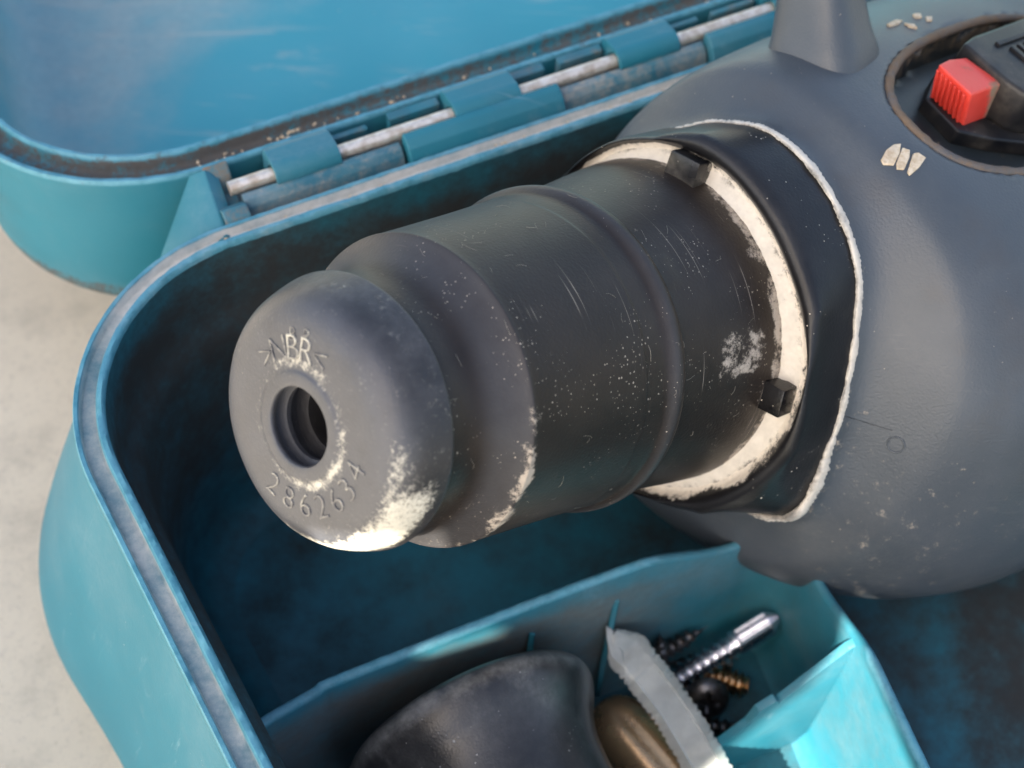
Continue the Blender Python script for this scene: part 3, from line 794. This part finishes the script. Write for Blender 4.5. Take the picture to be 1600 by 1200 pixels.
top = [(-13.2, 6.9), (-9.6, 7.2), (-5.4, 6.4), (-4.0, -1.0), (-13.6, -.8)]
down = -RNRM*6.6+rt*2.2-rs*1.2
V, Fc = prism([rloc(u, s_, 3.0) for u, s_ in top], down, .55, 3)
def red_d(v):
    u, s_, h = rec_uv(v)
    return .05+.62*sm(-8.5, -5.0, u+.5*h)*sm(1.0, -.6, s_)+.40*exp(-((u+8)/1.6)**2-((s_-4.2)/1.0)**2)*sm(2.2, 2.9, h)
btn = new_obj('push_button', None, None, lever) if False else None
bm = bmesh.new(); vs_ = [bm.verts.new(v) for v in V]
for f in Fc: bm.faces.new([vs_[i] for i in f])
bmesh.ops.triangulate(bm, faces=bm.faces); bmesh.ops.subdivide_edges(bm, edges=bm.edges, cuts=3, use_grid_fill=True)
bm.verts.index_update(); V = [tuple(v.co) for v in bm.verts]; Fc = [tuple(v.index for v in f.verts) for f in bm.faces]; bm.free()
btn = new_obj('push_button', mesh(V, Fc, {'dust_or_shade': [red_d(v) for v in V]}, sharp=35), M['red'], lever)
fr = []
for i in range(7):                                             # finger ridges on the front of the button
    s0 = -.1+i*1.02; u0 = -13.62+.06*i
    fr.append(prism([rloc(u0+.25, s0, 2.2), rloc(u0-.28, s0+.06, 2.2), rloc(u0-.28, s0+.54, 2.2), rloc(u0+.25, s0+.6, 2.2)], down*.84, .1, 1))
for v, f in fr:
    new_obj('ridge', mesh(v, f, {'dust_or_shade': [.1]*len(v)}, sharp=35), M['red'], lever)
# dirty lip round the recess
def lip():
    V, Fc = [], []; n = 200; K = 8
    for i in range(n+1):
        a = 2*pi*i/n; c, s_ = cos(a), sin(a); k = (abs(c)**2.3+abs(s_)**2.3)**(-1/2.3)
        u, v = RU+RA*k*c*1.0, RS+RB*k*s_*1.0
        o = loc2w(rloc(u, v, 25)); dn = -(P*RNRM.x+Q*RNRM.y+T*RNRM.z)
        h, nn, _, _ = bvh0.ray_cast(o, dn)
        if h is None: continue
        d = h-NOSE; V.append(Vector((d.dot(P), d.dot(Q), d.dot(T))))
    return V
lp = lip()
def lipr(t): return .85+.2*nz((t*80, 0, 0), 1)
V, Fc = tube([v-RNRM*.45 for v in lp], lipr, 8)
M['lip'] = dirty('grimy_recess_lip', (.05, .055, .06), (.07, .075, .08), .5, dust_or_shade=(.15, .10, .06), amp=1.1, width=.35, film=.3, speck=.25, speck_scale=500, var=200)
new_obj('recess_lip', mesh(V, Fc, {'dust_or_shade': [.45+.3*nz(v, .2)+.2*sm(-12, 0, v[0]-RCEN.x) for v in V]}, sharp=0), M['lip'], hs)

# boss on top of the housing
BD = Vector((.55, .80, -.05)).normalized(); b1 = BD.cross(Vector((0, 0, 1))).normalized(); b2 = BD.cross(b1); B0 = Vector((8.6, 40.5, 107.5))
V, Fc, D = [], [], []; K = 64
bp = densify([(8.8, 0), (8.3, 3.5), (7.8, 5.2), (7.3, 7), (6.6, 11), (6.0, 17), (5.6, 24), (5.4, 40), (5.2, 48)], 1.2)
for r, h in bp:
    for j in range(K):
        a = 2*pi*j/K; c, s_ = cos(a), sin(a); k = (abs(c)**3.2+abs(s_)**3.2)**(-1/3.2)
        V.append(B0+BD*h+b1*(r*k*c)+b2*(r*k*s_)); D.append(.03+.12*exp(-((h-5)/1.5)**2)+.1*nz(V[-1], .4))
for i in range(len(bp)-1):
    for j in range(K): Fc.append((i*K+j, i*K+(j+1) % K, (i+1)*K+(j+1) % K, (i+1)*K+j))
Fc.append(tuple((len(bp)-1)*K+j for j in range(K)))
new_obj('boss', mesh(V, Fc, {'dust_or_shade': D}, sharp=50), M['housing'], hs)

# caked flakes and small marks on the housing
def flake(pxs, th=.35, mat='bootc'):
    pts = []
    for a in pxs:
        r_ = surf(*a, bvh)
        if r_: pts.append(r_)
    if len(pts) < 3: return
    nn = sum((n_ for _, n_ in pts), Vector()).normalized()
    if nn.dot(Vector((0, 1, 0)))+nn.dot(Vector((-1, 0, 0))) < 0: nn = -nn
    V, Fc = prism([v-nn*.15 for v, _ in pts], nn*(th+.15), .08, 1)
    new_obj('dirt_flake', mesh(V, Fc, sharp=40), M[mat], hs)
for pxs in ([(1376, 251), (1384, 236), (1396, 227), (1407, 226), (1405, 240), (1396, 259), (1380, 258)], [(1409, 232), (1421, 236), (1420, 248), (1412, 266), (1401, 265), (1400, 256)],
            [(1426, 241), (1434, 240), (1446, 248), (1436, 262), (1421, 275), (1417, 270)],
            [(1385, 40), (1398, 33), (1410, 34), (1404, 39), (1390, 43)], [(1412, 38), (1428, 40), (1433, 46), (1420, 43)], [(1425, 24), (1438, 23), (1440, 29), (1430, 29)], [(1446, 28), (1456, 28), (1456, 34), (1448, 34)],
            [(1185, 237), (1195, 235), (1206, 241), (1204, 247)]):
    flake(pxs)
c0, n0 = surf(1400, 695, bvh); n0 = n0 if n0.x < 0 else -n0; e1 = n0.cross(Vector((0, 1, 0))).normalized(); e2 = n0.cross(e1)
V, Fc = tube([c0+n0*.02+e1*(1.35*cos(2*pi*i/24))+e2*(1.35*sin(2*pi*i/24)) for i in range(25)], .17, 6, False)
new_obj('moulding_mark', mesh(V, Fc, {'dust_or_shade': [.25]*len(V)}, sharp=0), M['housing'], hs)
sv = [surf(x_, y_, bvh) for x_, y_ in [(1250+i*8, 628+i*2.6-.00012*(i*8)**2) for i in range(0, 19)]]
sv = [q[0] for q in sv if q]
sv = [v for i, v in enumerate(sv) if i == 0 or (v-sv[i-1]).length < 4]
M['seam'] = simple('dark_seam', (.02, .022, .025), .6)
V, Fc = tube([v-Vector((0, 0, -.03)) for v in sv], .07, 6)
new_obj('seam', mesh(V, Fc, sharp=0), M['seam'], hs)

# lint and fibres clinging to the rubber
def lint_on(n, zlo, zhi, alo, ahi, rf, parent):
    parts = []
    for i in range(n):
        a = radians(random.uniform(alo, ahi)); z = random.uniform(zlo, zhi); L = random.uniform(.5, 2.4); dr = random.uniform(-pi, pi); cur = random.uniform(-1.2, 1.2); pts = []
        for k in range(9):
            t = k/8*L; dr += cur/8+random.uniform(-.25, .25)
            a += cos(dr)*L/8/22; z += sin(dr)*L/8
            r = rf(z)+.05+.12*sin(k/8*pi)
            pts.append((r*cos(a), r*sin(a), z))
        parts.append(tube(pts, random.uniform(.014, .026), 5))
    V, Fc = join(*parts)
    o = new_obj('lint', mesh(V, Fc, sharp=0), M['lint'], parent); tag(o, kind='stuff')
rtab = sorted([(z, r) for r, z in spd if r > 17])
lint_on(46, 11, 70, 60, 215, lambda z: lerp_table(rtab, z), slv)

# ------------------------------------------------------------------ things in the small compartment
def frame(o, axis, up=Vector((0, 0, 1))):
    z = Vector(axis).normalized(); x = up.cross(z)
    if x.length < .05: x = Vector((1, 0, 0)).cross(z)
    x.normalize(); return Matrix((x, z.cross(x), z)).transposed()
# black handle grip
gp = chaikin([(3, 0), (17.5, 0), (20.6, .3), (22.2, 1.4), (22.8, 3.2), (22.6, 5.0), (21.6, 7.2), (19.8, 10), (18.6, 14), (18.2, 20), (18.4, 34), (18.9, 50), (18, 66), (14, 70), (3, 71)], 2)
gp = densify(gp, .9)
V, Fc, U, D = revolve(gp, 140, lambda a, r, z: max(0, .08+.26*exp(-((z-3.0)/1.7)**2)*(r > 18)+.14*nz((cos(a)*r, sin(a)*r, z), .2)))  # paler band round the flange
Fc.append(tuple(range(140)))
grip = new_obj('handle_grip', mesh(V, Fc, {'dust_or_shade': D}, U, sharp=50), M['grip'])
grip.matrix_basis = Matrix.Translation(Vector((43.5, 94.2, 26.6))*MM) @ frame(0, (.05, -1, .0)).to_4x4()
tag(grip, 'black rubber handle end with a rounded, paler flange lying in the small compartment', 'handle')
# tarnished rod with a domed end
rp = [(0.01, 0), (2.2, .35), (4.2, 1.4), (5.6, 3.2), (6.3, 5.4), (6.5, 8), (6.5, 30), (6.5, 60), (5, 61), (.01, 61)]
V, Fc, U, D = revolve(densify(chaikin(rp, 2), .8), 96, None, lambda a, z, r: 1-.07*sm(3, 7, z)*max(0, cos(4*a))**3)
rod = new_obj('domed_rod', mesh(V, Fc, {'dust_or_shade': D}, U, sharp=50), M['rod'])
rod.matrix_basis = Matrix.Translation(Vector((69.8, 92.5, 11.2))*MM) @ frame(0, (.28, -1, -.01)).to_4x4()
tag(rod, 'brownish bronze rod with a domed end beside the black handle flange', 'rod')
# serrated pale nylon plug
def plug():
    ctl = chaikin([(73.6, 98.0, 28.4), (74.6, 95.6, 26.6), (76.4, 91, 24.6), (79.2, 82, 21.6), (80.2, 72, 20.0), (81, 58, 19)], 3)
    n = 120; L = [0]
    for a, b in zip(ctl, ctl[1:]): L.append(L[-1]+(Vector(b)-Vector(a)).length)
    V, Fc = [], []
    ac = [-1, -.96, -.55, -.5, 0, .5, .55, .96, 1]
    for i in range(n+1):
        t = L[-1]*i/n; k = max(0, next(j for j in range(len(L)) if L[j] >= t-1e-6)-1); k = min(k, len(ctl)-2)
        f = (t-L[k])/(L[k+1]-L[k]); c = Vector(ctl[k]).lerp(Vector(ctl[k+1]), f); d = (Vector(ctl[k+1])-Vector(ctl[k])).normalized()
        sd = d.cross(Vector((-.25, 0, 1))).normalized(); up = sd.cross(d)
        w_ = 4.1*sm(-2.5, 5, t)*(1-.0*t); ser = (.5+.4*nz((t, 3, 0), .5))*abs(((t/1.3) % 1)*2-1) if t > 6 else .3*nz((t, 0, 0), 1.5)
        for u in ac:
            x_ = u*(w_-(ser if abs(u) > .9 else 0)); h = .95*(1-abs(u)**4)-.25*(abs(u) < .52 and t > 9)+.45*nz((t, u*2, 0), .35)
            V.append(c+sd*x_+up*h)
        for u in reversed(ac): V.append(c+sd*(u*(w_-ser))-up*.9*(1-abs(u)**4))
    K = 2*len(ac)
    for i in range(n):
        for j in range(K): Fc.append((i*K+j, i*K+(j+1) % K, (i+1)*K+(j+1) % K, (i+1)*K+j))
    Fc.append(tuple(range(K))); Fc.append(tuple(n*K+j for j in range(K)))
    return mesh(V, Fc, sharp=35)
pg = empty('wall_plug', (77, 85, 19)); tag(pg, 'pale translucent nylon wall plug with serrated edges leaning on the divider', 'wall plug')
new_obj('plug_body', plug(), M['plug'], pg, True)
V, Fc = prism([(72.4, 99.0, 30.2), (73.4, 98.4, 29.2), (73.9, 94.4, 27), (73.2, 91.6, 25.6), (71.6, 94.6, 26.6), (72.0, 97.4, 28.4)], (.5, .2, -.9), .15, 1)
new_obj('plug_wing', mesh(V, Fc, sharp=35), M['plug'], pg, True)
# screws
def screw(name, p0, p1, r, pitch, mat, label, tip='point', head=None, start=0.):
    a, b = Vector(p0), Vector(p1); L = (b-a).length; root = empty(name, p0, frame(0, b-a)); tag(root, label, 'screw')
    V, Fc = [], []; S = 28; dz = pitch/8; n = int(L/dz); td = 9.5 if tip == 'drill' else 0
    core = r*.68
    for i in range(n+1):
        z = L*i/n
        for j in range(S):
            an = 2*pi*j/S; ph = (z/pitch-an/(2*pi)) % 1; th = max(0, 1-abs(ph-.5)/.3)
            if tip == 'drill' and z > L-td:
                k = (z-(L-td))/td; rr = r*.86*(1 if k < .8 else 1-(k-.8)*3.2); fl = abs(cos(an)); rr *= (.30+.70*sm(.18, .55, fl)) if k > .1 else 1
                V.append((rr*cos(an), rr*sin(an), z))
            else:
                tp = sm(L, L-r*3.2, z) if tip == 'point' else sm(L+.3, L-1.0, z)*.35+.65
                rr = (core+(r-core)*th*sm(start-1, start+1, z))*max(.06, tp); V.append((rr*cos(an), rr*sin(an), z))
    for i in range(n):
        for j in range(S): Fc.append((i*S+j, i*S+(j+1) % S, (i+1)*S+(j+1) % S, (i+1)*S+j))
    Fc.append(tuple(n*S+j for j in range(S)))
    new_obj('shank', mesh(V, Fc, sharp=45), M[mat], root)
    if head == 'hex':
        q = [(4.2, 0), (4.4, -.35), (4.2, -.8), (3.0, -.9)]; V, Fc, U, D = revolve([(.02, .1)]+q, 36)
        hx = [(2.9*cos(pi/3*i), 2.9*sin(pi/3*i), -.8) for i in range(6)]; h2 = prism(hx, (0, 0, -3.0), .25, 2)
        V, Fc = join((V, Fc), h2)
        new_obj('head', mesh(V, Fc, sharp=35), M[mat], root)
    if head == 'pan':
        V, Fc = [], []; S2 = 48
        rows = [(r, .3), (r*2.0, .2), (r*2.15, -.2), (r*2.05, -.9), (r*1.7, -1.6), (r*1.25, -2.0), (r*1.1, -2.08), (r*.9, -2.14), (r*.6, -2.2), (r*.3, -2.22), (.01, -2.22)]
        for rr, z in rows:
            for j in range(S2):
                an = 2*pi*j/S2; x_, y_ = rr*cos(an), rr*sin(an); cr = min(abs(x_), abs(y_)); zz = z
                if rr < r*1.2 and cr < .42: zz = z+1.3*sm(r*1.2, r*.5, rr)
                V.append((x_, y_, zz))
        for i in range(len(rows)-1):
            for j in range(S2): Fc.append((i*S2+j, i*S2+(j+1) % S2, (i+1)*S2+(j+1) % S2, (i+1)*S2+j))
        new_obj('head', mesh(V, Fc, sharp=30), M[mat], root)
    return root
screw('self_drilling_screw', (83.6, 92.0, 7.8), (106.2, 92.8, 18.6), 2.9, 1.8, 'steel', 'shiny silver self-drilling screw with a fluted tip, leaning against the curved wall', 'drill', 'hex')
screw('coarse_screw', (89.2, 94.4, 7.2), (98.4, 86.2, 6.9), 2.55, 1.25, 'brass', 'short brass-coloured screw with its blunt end under the silver one', 'blunt')
screw('black_screw', (82.6, 96.2, 13.0), (94.4, 97.3, 15.2), 1.8, 1.7, 'dark_steel', 'dark pointed screw lying along the divider above the silver screw', 'point')
screw('black_screw', (84.6, 95.2, 6.5), (84.0, 98.0, 19.5), 1.5, 1.5, 'dark_steel', 'dark screw standing point up beside the top of the nylon plug', 'point')
screw('pan_head_screw', (89.6, 86.8, 9.0), (91.5, 91.0, 5.6), 2.0, 1.4, 'dark_steel', 'black screw with its cross-slotted round head facing up, below the brass one', 'point', 'pan')
screw('black_screw', (92, 80, 6.2), (80, 88, 6.0), 1.9, 1.6, 'dark_steel', 'dark screw lying on the compartment floor beside the serrated plug', 'point')
screw('black_screw', (98, 92, 6.0), (86, 97, 6.2), 1.9, 1.6, 'dark_steel', 'dark screw lying on the floor beneath the silver screw tip', 'point')


# ------------------------------------------------------------------ an added sun blocker up-sun of the case, gaps shaped to place sun patches
E1 = SUN.cross(Vector((0, 0, 1))).normalized(); E2 = E1.cross(SUN).normalized()
O = Vector((50, 110, 80)); SD = 800
def sh(v): d = Vector(v)-O; return Vector((d.dot(E1), d.dot(E2)))
corners = [sh(v) for v in [(-60, 120, 0), (-60, 300, 0), (0, 260, 75), (150, 240, 75), (230, 200, 60), (240, 60, 0), (180, 20, 0), (20, 20, 75), (-20, 40, 0)]]
u0, u1 = min(c.x for c in corners)-15, max(c.x for c in corners)+15; v0, v1 = min(c.y for c in corners)-15, max(c.y for c in corners)+15
GAPS = [[(2.5, -36.8), (9.5, -31), (10, -27.4), (2.5, -34.4)],
        [(7.0, -6), (6, 1), (0, -2.5), (-6, -6), (-3, -10.5), (3, -10)],
        [(55, -1.5), (57, -10), (56, -19), (52, -30), (48, -42), (49, -72), (112, -72), (112, -38)]]
bm = bmesh.new(); ed = []
def loop(pts):
    vv = [bm.verts.new(p_) for p_ in pts]
    for i in range(len(vv)): ed.append(bm.edges.new((vv[i], vv[(i+1) % len(vv)])))
W = lambda c: (O-SUN*SD+E1*c[0]+E2*c[1])
loop([W(c) for c in ((u0, v0), (u1, v0), (u1, v1), (u0, v1))]); [loop([W(c) for c in gp_]) for gp_ in GAPS]
bmesh.ops.triangle_fill(bm, use_beauty=True, use_dissolve=False, edges=ed)
bm.verts.index_update(); V = [tuple(v.co) for v in bm.verts]; Fc = [tuple(v.index for v in f.verts) for f in bm.faces]; bm.free()
zc = W(((u0+u1)/2, v0)); shade = empty('sun_blocker', (zc.x, zc.y, 0)); tag(shade, 'added sun blocker with gaps cut to shape the sun patches, out of view', 'sun shade')
M['blocker_sheet'] = simple('pale_blocker_sheet', (.55, .54, .52), .9)
cl = new_obj('blocker_sheet', mesh(V, Fc, sharp=0, smooth=False), M['blocker_sheet'], shade, True)
md = cl.modifiers.new('thick', 'SOLIDIFY'); md.thickness = .003
V, Fc = tube([(zc.x-8, zc.y, 0), (zc.x-8, zc.y, zc.z*.5), (zc.x-8, zc.y, zc.z+10)], 8, 12)
new_obj('blocker_post', mesh(V, Fc, sharp=40), M['blocker_sheet'], shade, True)
